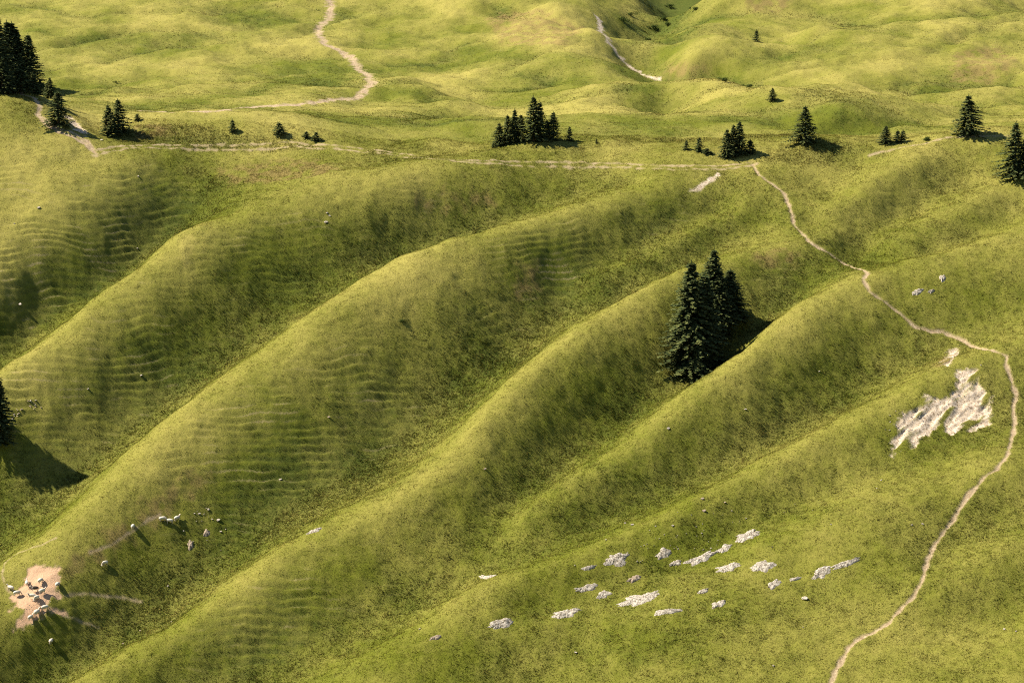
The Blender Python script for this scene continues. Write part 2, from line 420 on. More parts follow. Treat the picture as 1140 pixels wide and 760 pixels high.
RUSSETS = [[(62,636),(120,590),(170,555),(215,525),(235,530),(205,556),(160,592),(110,622),(70,645)],[(462,222),(500,214),(545,216),(550,226),(520,232),(470,231)],
           [(240,190),(300,178),(360,178),(380,190),(330,200),(260,206)],[(150,140),(185,138),(200,150),(150,155)],[(838,284),(870,276),(892,284),(880,298),(850,298)],[(1040,400),(1066,388),(1060,402),(1040,412)],
           [(1060,60),(1110,50),(1135,70),(1100,95),(1060,90)],[(540,20),(600,10),(650,30),(630,50),(560,50)],[(575,300),(600,295),(600,325),(575,330)],[(830,-5),(880,-5),(875,12),(835,14)],[(745,70),(790,76),(770,88),(740,86)]]
rus = poly_mask(RUSSETS, 1.6, 1.2) * sstep(-.35, .25, fbm(x, y, 2.4, 3, 161) + .05) * .6

# ------------------------------------------------------------------ materials
def new_mat(name):
    m = bpy.data.materials.new(name); m.use_nodes = True
    nt = m.node_tree; nt.nodes.clear()
    return m, nt
class NB:
    def __init__(s, nt): s.nt = nt
    def n(s, t, **kw):
        nd = s.nt.nodes.new(t)
        for k, v in kw.items():
            if k in nd.inputs: nd.inputs[k].default_value = v
            else: setattr(nd, k, v)
        return nd
    def l(s, a, b): s.nt.links.new(a, b)
    def attr(s, name): return s.n('ShaderNodeAttribute', attribute_name=name)
    def noise(s, scale, detail=3, rough=.55, vec=None):
        nd = s.n('ShaderNodeTexNoise'); nd.inputs['Scale'].default_value = scale; nd.inputs['Detail'].default_value = detail; nd.inputs['Roughness'].default_value = rough
        if vec is not None: s.l(vec, nd.inputs['Vector'])
        return nd.outputs['Fac']
    def ramp(s, fac, stops):
        r = s.n('ShaderNodeValToRGB'); el = r.color_ramp.elements
        while len(el) < len(stops): el.new(.5)
        for e, (p, c) in zip(el, stops): e.position = p; e.color = (*c, 1) if len(c) == 3 else c
        s.l(fac, r.inputs['Fac']); return r.outputs['Color']
    def mix(s, f, a, b, mode='MIX'):
        m = s.n('ShaderNodeMix', data_type='RGBA', blend_type=mode)
        for i, v in ((0, f), (6, a), (7, b)):
            if hasattr(v, 'is_output'): s.l(v, m.inputs[i])
            elif isinstance(v, (int, float)): m.inputs[i].default_value = v
            else: m.inputs[i].default_value = (*v, 1)
        return m.outputs[2]
    def math(s, op, a, b=0.0, c=None):
        m = s.n('ShaderNodeMath', operation=op)
        for i, v in enumerate((a, b) if c is None else (a, b, c)):
            if hasattr(v, 'is_output'): s.l(v, m.inputs[i])
            else: m.inputs[i].default_value = v
        return m.outputs[0]

GREEN = (.108, .120, .011); DRYC = (.258, .226, .056); LUSH_SHADE = (.058, .074, .011); RUSSET = (.20, .135, .055); STRAW = (.27, .20, .062)

def turf_colour(b, dryf, lush_shade_f, pos):
    c = b.mix(lush_shade_f, GREEN, LUSH_SHADE)
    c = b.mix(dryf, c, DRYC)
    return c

def ground_mat():
    m, nt = new_mat('hillside_turf'); b = NB(nt)
    pos = b.n('ShaderNodeNewGeometry').outputs['Position']
    dry_ = b.attr('dry').outputs['Fac']; lush_shade_ = b.attr('lush_shade').outputs['Fac']
    soil_ = b.attr('soil').outputs['Fac']; rock_ = b.attr('rocky').outputs['Fac']
    n1 = b.noise(1.3, 4, .65, pos); n2 = b.noise(5.0, 3, .6, pos); n3 = b.noise(.35, 3, .6, pos)
    d = b.math('ADD', dry_, b.math('MULTIPLY_ADD', n1, .7, -.35))
    l = b.math('ADD', lush_shade_, b.math('MULTIPLY_ADD', n2, .6, -.3))
    clampd = b.n('ShaderNodeClamp'); b.l(d, clampd.inputs[0]); clampl = b.n('ShaderNodeClamp'); b.l(l, clampl.inputs[0])
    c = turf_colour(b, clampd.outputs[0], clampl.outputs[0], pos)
    c = b.mix(b.math('MULTIPLY', b.math('GREATER_THAN', n2, .68), .22), c, (.028, .036, .010))
    c = b.mix(b.attr('rus').outputs['Fac'], c, RUSSET)
    soilc = b.ramp(b.noise(2.2, 5, .7, pos), [(.3, (.20, .135, .08)), (.55, (.34, .26, .165)), (.75, (.45, .36, .25))])
    rockc = b.ramp(b.noise(2.6, 6, .75, pos), [(.36, (.17, .115, .07)), (.46, (.46, .36, .26)), (.62, (.62, .52, .42))])
    soilc = b.mix(b.math('MULTIPLY', b.attr('earth').outputs['Fac'], b.math('MULTIPLY_ADD', b.noise(.8, 3, .6, pos), .8, .5)), soilc, (.48, .305, .195))
    c = b.mix(soil_, c, soilc); c = b.mix(rock_, c, rockc)
    bump = b.n('ShaderNodeBump'); bump.inputs['Distance'].default_value = .12; bump.inputs['Strength'].default_value = .8
    b.l(b.math('ADD', b.noise(3.2, 4, .7, pos), b.noise(11.0, 2, .6, pos)), bump.inputs['Height'])
    p = b.n('ShaderNodeBsdfPrincipled'); p.inputs['Roughness'].default_value = .95; p.inputs['Specular IOR Level'].default_value = .1
    b.l(c, p.inputs['Base Color']); b.l(bump.outputs[0], p.inputs['Normal'])
    o = b.n('ShaderNodeOutputMaterial'); b.l(p.outputs[0], o.inputs[0])
    return m
M_GROUND = ground_mat()

# ------------------------------------------------------------------ ground meshes (one sheet, cut along path and bare-ground edges)
idx = np.arange(NR * NC).reshape(NR, NC)
quads = np.stack([idx[:-1, :-1], idx[:-1, 1:], idx[1:, 1:], idx[1:, :-1]], -1).reshape(-1, 4)
def qmax(a): return a[quads].mean(1)
lab = np.zeros(len(quads), int)
LAYERS = [('hillside', None), ('footpath', np.maximum(trail, ways)), ('dirt_track', np.maximum(track, ltrack)), ('gravel_road', far_road),
          ('bare_earth', earth), ('eroded_ground', np.maximum(scar, brow)), ('stream_bed', stream), ('ridge_path', rpath)]
for k, (nm, a) in enumerate(LAYERS):
    if a is not None: lab[qmax(a) > .5] = k
V = np.stack([x, y, z], 1).astype(np.float32)
def mesh_from(name, verts, faces, attrs, mat, smooth=True):
    me = bpy.data.meshes.new(name)
    nv, nf = len(verts), len(faces); k = faces.shape[1]
    me.vertices.add(nv); me.vertices.foreach_set('co', np.ascontiguousarray(verts, np.float32).ravel())
    me.loops.add(nf * k); me.loops.foreach_set('vertex_index', np.ascontiguousarray(faces, np.int32).ravel())
    me.polygons.add(nf); me.polygons.foreach_set('loop_start', np.arange(0, nf * k, k, dtype=np.int32))
    try: me.polygons.foreach_set('loop_total', np.full(nf, k, dtype=np.int32))
    except Exception: pass
    me.polygons.foreach_set('use_smooth', np.full(nf, smooth, dtype=bool))
    for an, av in attrs.items():
        at = me.attributes.new(an, 'FLOAT', 'POINT'); at.data.foreach_set('value', np.ascontiguousarray(av, np.float32))
    me.update(calc_edges=True)
    if mat: me.materials.append(mat)
    return me
def link(name, me, parent=None):
    o = bpy.data.objects.new(name, me); COL.objects.link(o)
    if parent: o.parent = parent
    return o
for k, (nm, a) in enumerate(LAYERS):
    f = quads[lab == k]
    if not len(f): continue
    u, inv = np.unique(f, return_inverse=True)
    me = mesh_from(nm, V[u], inv.reshape(-1, 4), {'dry': dry[u], 'lush_shade': lush_shade[u], 'soil': soil[u], 'rocky': rocky[u], 'earth': earth[u], 'rus': rus[u]}, M_GROUND)
    link(nm, me)['kind'] = 'structure'
# ------------------------------------------------------------------ outcrops and stones
def plain_mat(name, stops, scale, rough=.9, bump=.0, bscale=6.0, spec=.2):
    m, nt = new_mat(name); b = NB(nt)
    tc = b.n('ShaderNodeTexCoord').outputs['Object']
    p = b.n('ShaderNodeBsdfPrincipled'); p.inputs['Roughness'].default_value = rough; p.inputs['Specular IOR Level'].default_value = spec
    b.l(b.ramp(b.noise(scale, 5, .7, tc), stops), p.inputs['Base Color'])
    if bump:
        bp = b.n('ShaderNodeBump'); bp.inputs['Distance'].default_value = bump; b.l(b.noise(bscale, 4, .7, tc), bp.inputs['Height']); b.l(bp.outputs[0], p.inputs['Normal'])
    o = b.n('ShaderNodeOutputMaterial'); b.l(p.outputs[0], o.inputs[0])
    return m
M_ROCK = plain_mat('pale_limestone', [(.40, (.10, .08, .055)), (.48, (.31, .27, .22)), (.62, (.47, .425, .37))], 4.0, .9, .1, 9)
M_REDROCK = plain_mat('weathered_stone', [(.32, (.13, .09, .06)), (.5, (.30, .235, .175)), (.7, (.42, .35, .28))], 3.0, .9, .08, 7)

def thing(name, label, cat, loc, rz=0.0, group=None):
    o = bpy.data.objects.new(name, None); COL.objects.link(o); o.empty_display_size = .5
    o.location = loc; o.rotation_euler = (0, 0, rz); o['label'] = label; o['category'] = cat
    if group: o['group'] = group
    return o
def tag(o, label, cat, group=None):
    o['label'] = label; o['category'] = cat
    if group: o['group'] = group
    return o

grass_block = np.zeros(NR * NC)
BLOCK = []
def outcrop(px, py, ln, th, ang, label, hgt=.30, mat=None, group='limestone outcrops breaking through the turf', frag=.5):
    cx, cy = hit(px, py); ax, ay = hit(px + 3, py); bx, by = hit(px, py - 3)
    jx = ((ax - cx) / 3, (ay - cy) / 3); jy = ((bx - cx) / 3, (by - cy) / 3)
    sd_ = int(px * 7 + py)
    ns, nr = max(34, int(ln * 2)), max(10, int(th * 1.1))
    th_ = np.linspace(0, 2 * math.pi, ns, endpoint=False); ro = np.linspace(0, 1, nr + 1)[1:]
    TT, RR = np.meshgrid(th_, ro)
    wob = 1 + .42 * pnoise(np.cos(TT) * 1.8 + px, np.sin(TT) * 1.8 + py, 301) +   .14 * pnoise(np.cos(TT) * 5 + px, np.sin(TT) * 5 + py, 302)
    u = RR * np.cos(TT) * ln / 2 * wob; v = RR * np.sin(TT) * th / 2 * wob
    v = v + u * u / ln * .25 * math.sin(sd_)
    ca, sa = math.cos(R(ang)), math.sin(R(ang))
    dpx = u * ca - v * sa; dpy = u * sa + v * ca
    gx_ = np.concatenate([[cx], (cx + dpx * jx[0] + dpy * jy[0]).ravel()]); gy_ = np.concatenate([[cy], (cy + dpx * jx[1] + dpy * jy[1]).ravel()])
    rr = np.concatenate([[0], RR.ravel()])
    g = ground(gx_, gy_)
    n_ = fbm(gx_ * 1.0, gy_, .9, 3, 311)
    zz = g + hgt * np.sqrt(np.maximum(0, 1 - rr ** 2)) * (.7 + 1.1 * frag * n_) + .10 * fbm(gx_, gy_, .5, 2, 321) + .03 - .30 * rr ** 4
    pts = np.stack([gx_ - cx, gy_ - cy, zz - g[0]], 1)
    fc = [(0, 1 + i, 1 + (i + 1) % ns) for i in range(ns)]
    for r_ in range(nr - 1):
        for i in range(ns):
            a, b_ = 1 + r_ * ns + i, 1 + r_ * ns + (i + 1) % ns
            fc += [(a, a + ns, b_ + ns), (a, b_ + ns, b_)]
    me = mesh_from('limestone_outcrop', pts, np.array(fc), {}, mat or M_ROCK, smooth=False)
    o = link('limestone_outcrop', me); o.location = (cx, cy, g[0]); tag(o, label, 'rock outcrop', group)
    ring = [(gx_[-ns + i], gy_[-ns + i]) for i in range(ns)]
    BLOCK.append(ring)
    return o
for a in [
 (558,694,36,11,20,'pale limestone strip lowest and leftmost of the big rock group'),
 (631,682,39,11,14,'long pale limestone strip right of the lowest strip, with speckled face'),
 (652,654,31,10,12,'pale oval limestone slab above the middle of the rock group'),
 (672,661,22,10,25,'short tilted limestone slab touching the right of the oval slab'),
 (714,666,56,13,20,'longest pale limestone ramp rising to the right in the middle of the rocks'),
 (743,682,40,7,12,'thin low limestone ledge below the longest ramp'),
 (686,623,31,15,4,'rounded pale limestone hump topmost at the left of the rock field'),
 (655,632,18,6,6,'low flat limestone patch just left of the rounded hump'),
 (739,617,19,13,25,'chunky pale outcrop right of the rounded hump'),
 (752,627,16,6,15,'small broken outcrop just below the chunky one'),
 (543,643,23,6,15,'thin isolated limestone sliver far left of the rock field'),
 (781,622,42,10,25,'broken limestone bar rising towards the upper end of the rock field'),
 (806,610,22,8,28,'grey speckled limestone link between the two upper bars'),
 (832,597,34,10,22,'topmost broken limestone bar of the rock field'),
 (811,631,32,9,14,'ragged limestone bar left half of the middle pair'),
 (848,631,33,12,8,'wide pale limestone bar right half of the middle pair'),
 (862,649,20,9,25,'small pale outcrop at the left end of the long right-hand band'),
 (914,637,30,14,25,'thick pale outcrop in the centre of the right-hand band'),
 (943,627,36,8,22,'narrow limestone tail ending the right-hand band towards the trail'),
 (886,643,16,5,18,'thin limestone link left of the thick right-hand outcrop'),
 (800,673,20,8,20,'small crumbly outcrop below the ragged middle bars'),
 (783,658,14,4,14,'tiny flat limestone patch between ledge and ragged bars'),
 (485,709,19,5,25,'thin pinkish rock sliver near the bottom left of the rock field'),
 (706,644,22,7,16,'half overgrown dull outcrop between hump and longest ramp'),
 (230,593,10,8,20,'pale grey rock in dark grass beside the sheep'),
 (212,607,7,13,0,'upright brownish rock below the pale grey one near the sheep'),
 (1022,325,15,7,10,'flat pale rock right of the winding trail on the upper flank'),
 (1049,311,9,8,10,'single pale boulder above the flat rock by the upper trail'),
 (1037,325,9,4,20,'small rock at the right of the flat pale rock by the upper trail'),
 (350,591,22,2,10,'thin pale stony ledge on the bright crest above the lower gully'),
]:
    outcrop(*a, mat=M_REDROCK if any(k in a[5] for k in ('pinkish', 'brownish', 'dull', 'grey rock')) else M_ROCK)

def rock_mesh(seed, name='stone'):
    bm = bmesh.new(); bmesh.ops.create_icosphere(bm, subdivisions=2, radius=.5)
    r_ = random.Random(seed); ax = [r_.uniform(.7, 1.3), r_.uniform(.6, 1.0), r_.uniform(.5, .8)]
    planes = [(Vector((r_.gauss(0, 1), r_.gauss(0, 1), r_.gauss(0, 1))).normalized(), r_.uniform(.28, .42)) for _ in range(9)]
    for v_ in bm.verts:
        for nrm, dd in planes:
            k_ = v_.co.dot(nrm) - dd
            if k_ > 0: v_.co -= nrm * k_ * .9
        v_.co = Vector((v_.co.x * ax[0], v_.co.y * ax[1], v_.co.z * ax[2] * .62))
    me = bpy.data.meshes.new(name); bm.to_mesh(me); bm.free(); return me
ROCKS = [rock_mesh(s) for s in range(5)]
for i, me in enumerate(ROCKS): me.materials.append(M_REDROCK if i == 4 else M_ROCK)
def stone(px, py, size_px, label, group=None, k=None):
    x_, y_ = hit(px, py); g = ground(x_, y_)[0]
    o = link('stone', ROCKS[random.randrange(4) if k is None else k]); s_ = .78 * size_px * y_ / FPX
    o.location = (x_, y_, g + .08 * s_ + .06); o.scale = (s_, s_ * random.uniform(.8, 1.1), s_ * random.uniform(.8, 1.2))
    o.rotation_euler = (random.uniform(.0, .5), random.uniform(-.3, .2), random.uniform(-.7, .7))
    return tag(o, label, 'stone', group)
for px, py, s_, lb in [
 (641,725,4.5,'bright white stone alone in grass below the rock field'),
 (467,699,3.5,'small white stone alone left of the lowest limestone strip'),
 (861,742,5,'flat pale stone lowest of all at the bottom edge'),
 (744,478,5,'white stone at the left foot of the big spruce cluster'),
 (830,457,4,'pale stone on the flank right of the big spruces'),
 (912,414,3,'small pale stone on the flank left of the eroded scar'),
 (366,465,6,'brownish stone on the dark flank of the long central spur'),
 (364,237,5,'upper grey stone on the edge of the upper spur'),
 (363,248,5.5,'lower grey stone on the edge of the upper spur'),
 (540,523,6,'reddish stone on the bright shoulder of the lower spur'),
 (696,583,4,'pale stone at the top left of the scattered stones'),
 (704,584,4.5,'flat pale stone just right of the topmost scattered stone'),
 (782,556,7,'pinkish rock topmost on the slope above the rock field'),
 (784,569,8,'broad pinkish rock below the topmost pinkish one'),
 (807,560,5,'pinkish stone right of the two pinkish rocks'),
 (749,586,4.5,'white stone above the chunky outcrop'),
 (894,698,3.5,'small pale stone in plain grass left of the lower trail'),
 (896,667,9,'rough pale rock alone below the right-hand rock band'),
 (1015,586,3.5,'left of two small pale stones left of the trail'),
 (1027,584,3.5,'right of two small pale stones left of the trail'),
 (981,535,3.5,'small pale stone on the meadow below the eroded scar'),
 (976,544,3,'lower small pale stone on the meadow below the eroded scar'),
 (1118,700,5,'pale flat stone at the right edge near the bottom'),
 (1131,703,3.5,'small pale stone beside the flat one at the right edge'),
 (113,157,4,'white stone below the pair of spruces by the track'),
 (16,248,4,'pale stone on the sunny left shoulder'),
 (153,277,4,'pale stone at the gully edge beside the left terraces'),
 (154,196,3.5,'pale stone near the top of the dark left flank'),
 (43,232,5,'pale rock on the crest of the left spur'),
 (22,340,6,'tan stone on the lowest terrace of the left flank'),
 (98,434,4.5,'pale stone on a cattle step below the left spur'),
 (157,419,4,'grey stone on the dark middle of the left spur'),
 (367,240,3,'tiny grey stone touching the upper edge stone'),
 (246,593,5,'pale rock right of the pale grey rock near the sheep'),
 (243,580,6,'upper right grey rock in the dark grass above the sheep'),
 (232,568,6,'highest grey rock in the dark grass above the sheep'),
 (222,573,4,'left grey rock of the dark group above the sheep'),
 (312,534,5,'pale stone on the flank above the bright crest'),
 (187,653,4,'dull stone on the dark slope right of the earth patch'),
 (191,690,3.5,'pale stone near the foot of the bright lower crest'),
 (156,702,4,'pinkish stone near the bottom gully'),
 (137,716,4.5,'lower pinkish stone near the bottom gully'),
]:
    stone(px, py, s_, lb, k=4 if 'ish' in lb and 'whit' not in lb else None)
for i in range(64):
    px = random.gauss(765, 60); py = 603 - (px - 765) * .22 + random.gauss(0, 13)
    stone(px, py, random.uniform(1.2, 2.8), 'tiny pale stone scattered in the grass around the limestone bars', 'tiny scattered stones')
for i in range(26):
    t_ = random.random()
    stone(10 + 32 * t_ + random.gauss(0, 3), 466 - 21 * t_ + random.gauss(0, 3), random.uniform(2, 4.5), 'small stone in the rubble strip beside the spruce at the left edge', 'rubble by the left edge spruce', 4 if i % 3 else 1)
for i in range(26):
    px = random.uniform(985, 1100)
    stone(px, 480 - (px - 1000) * .6 + random.gauss(0, 16), random.uniform(1.2, 2.6), 'tiny loose stone on the pale eroded scar', 'loose stones on the scar')
for i in range(34):
    stone(random.gauss(42, 9), random.gauss(664, 16), random.uniform(.8, 1.8), 'small stone lying on the bare pinkish earth patch', 'stones on the earth patch', 4 if i % 2 else 0)
for i in range(14):
    stone(random.gauss(225, 16), random.gauss(583, 13), random.uniform(1.5, 3), 'small grey stone in dark grass above the grazing sheep', 'grey stones above the sheep')
# no tall grass on the outcrops
for ring in BLOCK:
    grass_block = np.maximum(grass_block, sstep(-.3, .4, dist_poly(ring, x, y, 2.0)))
bare = np.maximum(bare, grass_block * .5)
# ------------------------------------------------------------------ grass: tufts of blades over the turf
def tangent_normals():
    nx, ny = -ZX, -ZY
    l = np.sqrt(nx * nx + ny * ny + 1)
    return np.stack([nx / l, ny / l, 1 / l], -1).reshape(-1, 3)
GN = tangent_normals()
def grass_mat():
    m, nt = new_mat('grass_blades'); b = NB(nt)
    dry_ = b.attr('dry').outputs['Fac']; lush_shade_ = b.attr('lush_shade').outputs['Fac']; tint = b.attr('tint').outputs['Fac']
    gn = b.attr('gn').outputs['Vector']; geo = b.n('ShaderNodeNewGeometry')
    c = turf_colour(b, dry_, lush_shade_, None)
    c = b.mix(b.math('MULTIPLY', tint, .75), c, STRAW)
    c = b.mix(b.attr('rus').outputs['Fac'], c, RUSSET)
    vm = b.n('ShaderNodeMix', data_type='VECTOR'); vm.inputs[0].default_value = .86
    b.l(geo.outputs['Normal'], vm.inputs[4]); b.l(gn, vm.inputs[5])
    nn = b.n('ShaderNodeVectorMath', operation='NORMALIZE'); b.l(vm.outputs[1], nn.inputs[0])
    d = b.n('ShaderNodeBsdfDiffuse'); t = b.n('ShaderNodeBsdfTranslucent')
    b.l(c, d.inputs[0]); b.l(c, t.inputs[0]); b.l(nn.outputs[0], d.inputs['Normal'])
    mx = b.n('ShaderNodeMixShader'); mx.inputs[0].default_value = .34
    b.l(d.outputs[0], mx.inputs[1]); b.l(t.outputs[0], mx.inputs[2])
    o = b.n('ShaderNodeOutputMaterial'); b.l(mx.outputs[0], o.inputs[0])
    return m
M_GRASS = grass_mat()

def make_grass(r0, r1, count, blades, hscale, name, lab_text):
    c0, c1 = np.searchsorted(cs, -0.178), np.searchsorted(cs, 0.178)
    fr = rng.uniform(np.searchsorted(rs, r0), np.searchsorted(rs, r1) - 2, count); fc = rng.uniform(c0, c1, count)
    i0 = fr.astype(int); j0 = fc.astype(int); a = (fr - i0)[:, None]; c = (fc - j0)[:, None]
    ii = i0 * NC + j0
    def lerp(A):
        A = A.reshape(NR * NC, -1)
        return (A[ii] * (1 - a) * (1 - c) + A[ii + NC] * a * (1 - c) + A[ii + 1] * (1 - a) * c + A[ii + NC + 1] * a * c)
    p = lerp(V); nrm = GN[ii]
    br = lerp(bare)[:, 0]
    ok = br < rng.uniform(.12, .6, count)
    p = p[ok]; nrm = nrm[ok]; ii = ii[ok]; n_ = len(p)
    dr = np.clip(dry[ii] + rng.normal(0, .24, n_), 0, 1); lu = np.clip(lush_shade[ii] + rng.normal(-.04, .11, n_), 0, 1)
    ti = np.clip(rng.normal(-.15, .3, n_) + .25 * dry[ii] + .55 * np.maximum(fbm(p[:, 0], p[:, 1], 3.5, 2, 201), 0), 0, 1)
    hgt = hscale * (.7 + .6 * rng.random(n_)) * (.75 + .7 * lu) * (1 + .45 * np.clip(fbm(p[:, 0], p[:, 1], 1.5, 2, 202), -.6, 1))
    hgt *= (1 - .2 * np.clip(dry[ii], 0, 1) * (p[:, 1] < 540))
    hgt *= 1 - .45 * np.clip(st[ii], 0, 1)
    N = n_ * blades
    P0 = np.repeat(p, blades, 0); H_ = np.repeat(hgt, blades) * rng.uniform(.6, 1.2, N)
    ang = rng.uniform(0, 2 * math.pi, N)
    sp = np.repeat(hscale * .7 * np.ones(n_), blades) * rng.uniform(.1, 1, N)
    P0 = P0 + np.stack([np.cos(ang) * sp, np.sin(ang) * sp, 0 * sp], 1) - np.repeat(nrm, blades, 0) * .03
    P0[:, 2] += -(np.repeat(nrm[:, 0], blades) * np.cos(ang) * sp + np.repeat(nrm[:, 1], blades) * np.sin(ang) * sp) / np.repeat(nrm[:, 2], blades)
    a2 = rng.uniform(0, 2 * math.pi, N); wd = H_ * rng.uniform(.16, .34, N)
    side = np.stack([np.cos(a2) * wd, np.sin(a2) * wd, 0 * wd], 1)
    lean = rng.uniform(.2, .75, N)
    up = np.repeat(nrm, blades, 0) * .35 + np.array([0, 0, .65])
    tip = P0 + up * H_[:, None] + np.stack([np.cos(ang) * lean * H_, np.sin(ang) * lean * H_, 0 * H_], 1)
    vv = np.stack([P0 - side, P0 + side, tip], 1).reshape(-1, 3).astype(np.float32)
    ff = np.arange(N * 3, dtype=np.int32).reshape(-1, 3)
    me = mesh_from(name, vv, ff, {}, M_GRASS, smooth=False)
    for an, av in (('dry', dr), ('lush_shade', lu), ('tint', ti), ('rus', np.clip(rus[ii] * (.4 + .8 * rng.random(n_)), 0, 1))):
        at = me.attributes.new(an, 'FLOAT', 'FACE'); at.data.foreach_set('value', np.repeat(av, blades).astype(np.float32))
    at = me.attributes.new('gn', 'FLOAT_VECTOR', 'FACE'); at.data.foreach_set('vector', np.repeat(nrm, blades, 0).astype(np.float32).ravel())
    o = link(name, me); o['kind'] = 'stuff'; o['label'] = lab_text; o['category'] = 'grass'
    return o
make_grass(386, 545, 1250000, 3, .165, 'grass', 'rough yellow green pasture grass covering the ribbed front slope')
make_grass(545, 775, 420000, 3, .15, 'meadow_grass', 'paler meadow grass over the plateau and far slope behind the brow')
# ------------------------------------------------------------------ spruces
def needle_mat():
    m, nt = new_mat('spruce_needles'); b = NB(nt)
    t_ = b.attr('tint').outputs['Fac']
    c = b.ramp(t_, [(0, (.026, .043, .020)), (.5, (.060, .080, .032)), (1, (.13, .14, .048))])
    d = b.n('ShaderNodeBsdfDiffuse'); tr = b.n('ShaderNodeBsdfTranslucent'); b.l(c, d.inputs[0]); b.l(c, tr.inputs[0])
    mx = b.n('ShaderNodeMixShader'); mx.inputs[0].default_value = .25; b.l(d.outputs[0], mx.inputs[1]); b.l(tr.outputs[0], mx.inputs[2])
    o = b.n('ShaderNodeOutputMaterial'); b.l(mx.outputs[0], o.inputs[0])
    return m
M_NEEDLE = needle_mat()
M_BARK = plain_mat('spruce_bark', [(.3, (.05, .036, .026)), (.7, (.13, .10, .075))], 4.0, .95, .05, 9)

def spruce_meshes(H, Rb, seed, whorl, leaf, low=.03, ragged=.15):
    g = np.random.default_rng(seed)
    vs, fs, ts = [], [], []
    h = low * H
    lop = g.uniform(0, 2 * math.pi)
    while h < .985 * H:
        t = h / H
        prof = (1 - t) ** .76 * (1 - .45 * math.exp(-t / .09)) * (1 + .10 * math.sin(t * 23 + seed) * (1 - t))
        nb = int(g.integers(7, 11)) if t < .85 else 5
        a0 = g.uniform(0, 2 * math.pi)
        for k in range(nb):
            az = a0 + k * 2 * math.pi / nb + g.normal(0, .25)
            L = max(.16 * leaf / .4, Rb * prof * (1 + g.normal(0, ragged)) * (1 + .14 * math.cos(az - lop)))
            if g.random() < .06 and t < .8: L *= .45
            pit = .55 * (t - .45) + g.normal(-.12, .12)
            hb = h + g.uniform(-.5, .5) * whorl
            ns = max(2, int(L / (leaf * .62)))
            for s in range(ns):
                q = (s + .6 + g.uniform(-.3, .3)) / ns
                if q < .18 and t < .85: continue
                r_ = L * q
                dz = math.sin(pit) * r_ - .16 * L * q * q + .20 * L * max(0, q - .6) ** 2 * 2.5
                ca, sa = math.cos(az), math.sin(az)
                c0 = np.array([ca * r_, sa * r_, hb + dz])
                for sg in (-1, 1, 0):
                    ll = leaf * g.uniform(.7, 1.35) * (1.15 - .45 * q)
                    da = az + sg * g.uniform(.5, 1.2)
                    d = np.array([math.cos(da), math.sin(da), g.normal(-.28, .22) + (.35 if t > .92 else 0)])
                    wv = np.array([-math.sin(da), math.cos(da), g.normal(0, .5)]) * ll * .34
                    n0 = len(vs)
                    b0 = c0 - d * ll * .35 + g.normal(0, .05, 3) * leaf
                    vs += [b0, b0 + d * ll * .55 + wv, b0 + d * ll * 1.1, b0 + d * ll * .5 - wv]
                    fs.append((n0, n0 + 1, n0 + 2, n0 + 3)); ts.append(min(1, max(0, .25 + .55 * q + g.normal(0, .22))))
        h += whorl * g.uniform(.75, 1.25) * (1.1 - .45 * t)
    # leading shoot
    for k in range(5):
        n0 = len(vs); a = k * 1.26
        zt = H * (.955 + .012 * k)
        vs += [np.array([0, 0, zt]), np.array([.10 * math.cos(a), .10 * math.sin(a), zt + .18]) * np.array([leaf / .4, leaf / .4, 1]), np.array([0, 0, zt + .5 * leaf / .4]), np.array([-.05 * math.sin(a), .05 * math.cos(a), zt + .2])]
        fs.append((n0, n0 + 1, n0 + 2, n0 + 3)); ts.append(.6)
    crown = mesh_from('crown', np.array(vs), np.array(fs), {}, M_NEEDLE, smooth=False)
    at = crown.attributes.new('tint', 'FLOAT', 'FACE'); at.data.foreach_set('value', np.array(ts, np.float32))
    tv, tf = [], []
    ks = 9
    for i in range(13):
        q = i / 12; r_ = .019 * H * (1 - q) ** .9 + .012 + (.012 * H if i == 0 else 0)
        for k in range(ks):
            a = k * 2 * math.pi / ks
            tv.append((r_ * math.cos(a) * (1 + .12 * math.sin(3 * a + i)), r_ * math.sin(a), -.5 + q * (H * .97 + .5)))
    for i in range(12):
        for k in range(ks):
            tf.append((i * ks + k, i * ks + (k + 1) % ks, (i + 1) * ks + (k + 1) % ks, (i + 1) * ks + k))
    trunk = mesh_from('trunk', np.array(tv), np.array(tf), {}, M_BARK)
    return crown, trunk
BIG = [spruce_meshes(20, 3.5, s, .29, .52, low=.015) for s in (11, 12, 13)]
MID = [spruce_meshes(10, 2.3, s, .30, .40, low=lo, ragged=.2) for s, lo in ((21, .04), (22, .07), (23, .03), (24, .10))]
SML = [spruce_meshes(4, 1.05, s, .28, .30, low=.03, ragged=.34) for s in (31, 32)]
TREES = {'B': (BIG, 20, 3.5), 'M': (MID, 10, 2.3), 'S': (SML, 4, 1.05)}
def spruce(kind, px, py, hpx, wpx, label, group=None, push=0.0):
    meshes, H, Rb = TREES[kind]
    x_, y_ = hit(px, py)
    k_ = 1 + push / y_; x_, y_ = x_ * k_, y_ * k_
    cr, tr = random.choice(meshes)
    hm = hpx * y_ / FPX / math.cos(PITCH); wm = wpx * y_ / FPX
    o = thing('spruce_tree', label, 'tree', (x_, y_, float(ground(x_, y_)[0]) - .05), random.uniform(0, 6.28), group)
    ws = (1.62 if kind == 'B' else 1.7) * wm / (2 * Rb); o.scale = (ws, ws, hm / H)
    link('crown', cr, o); link('trunk', tr, o)
    return o
G1 = 'big spruces standing together on the lower spur'; G2 = 'spruces in the group on the brow'; G3 = 'dark spruce stand at the upper left corner'
G4 = 'spruces on the right half of the brow'; G5 = 'young spruces along the grassy bank'
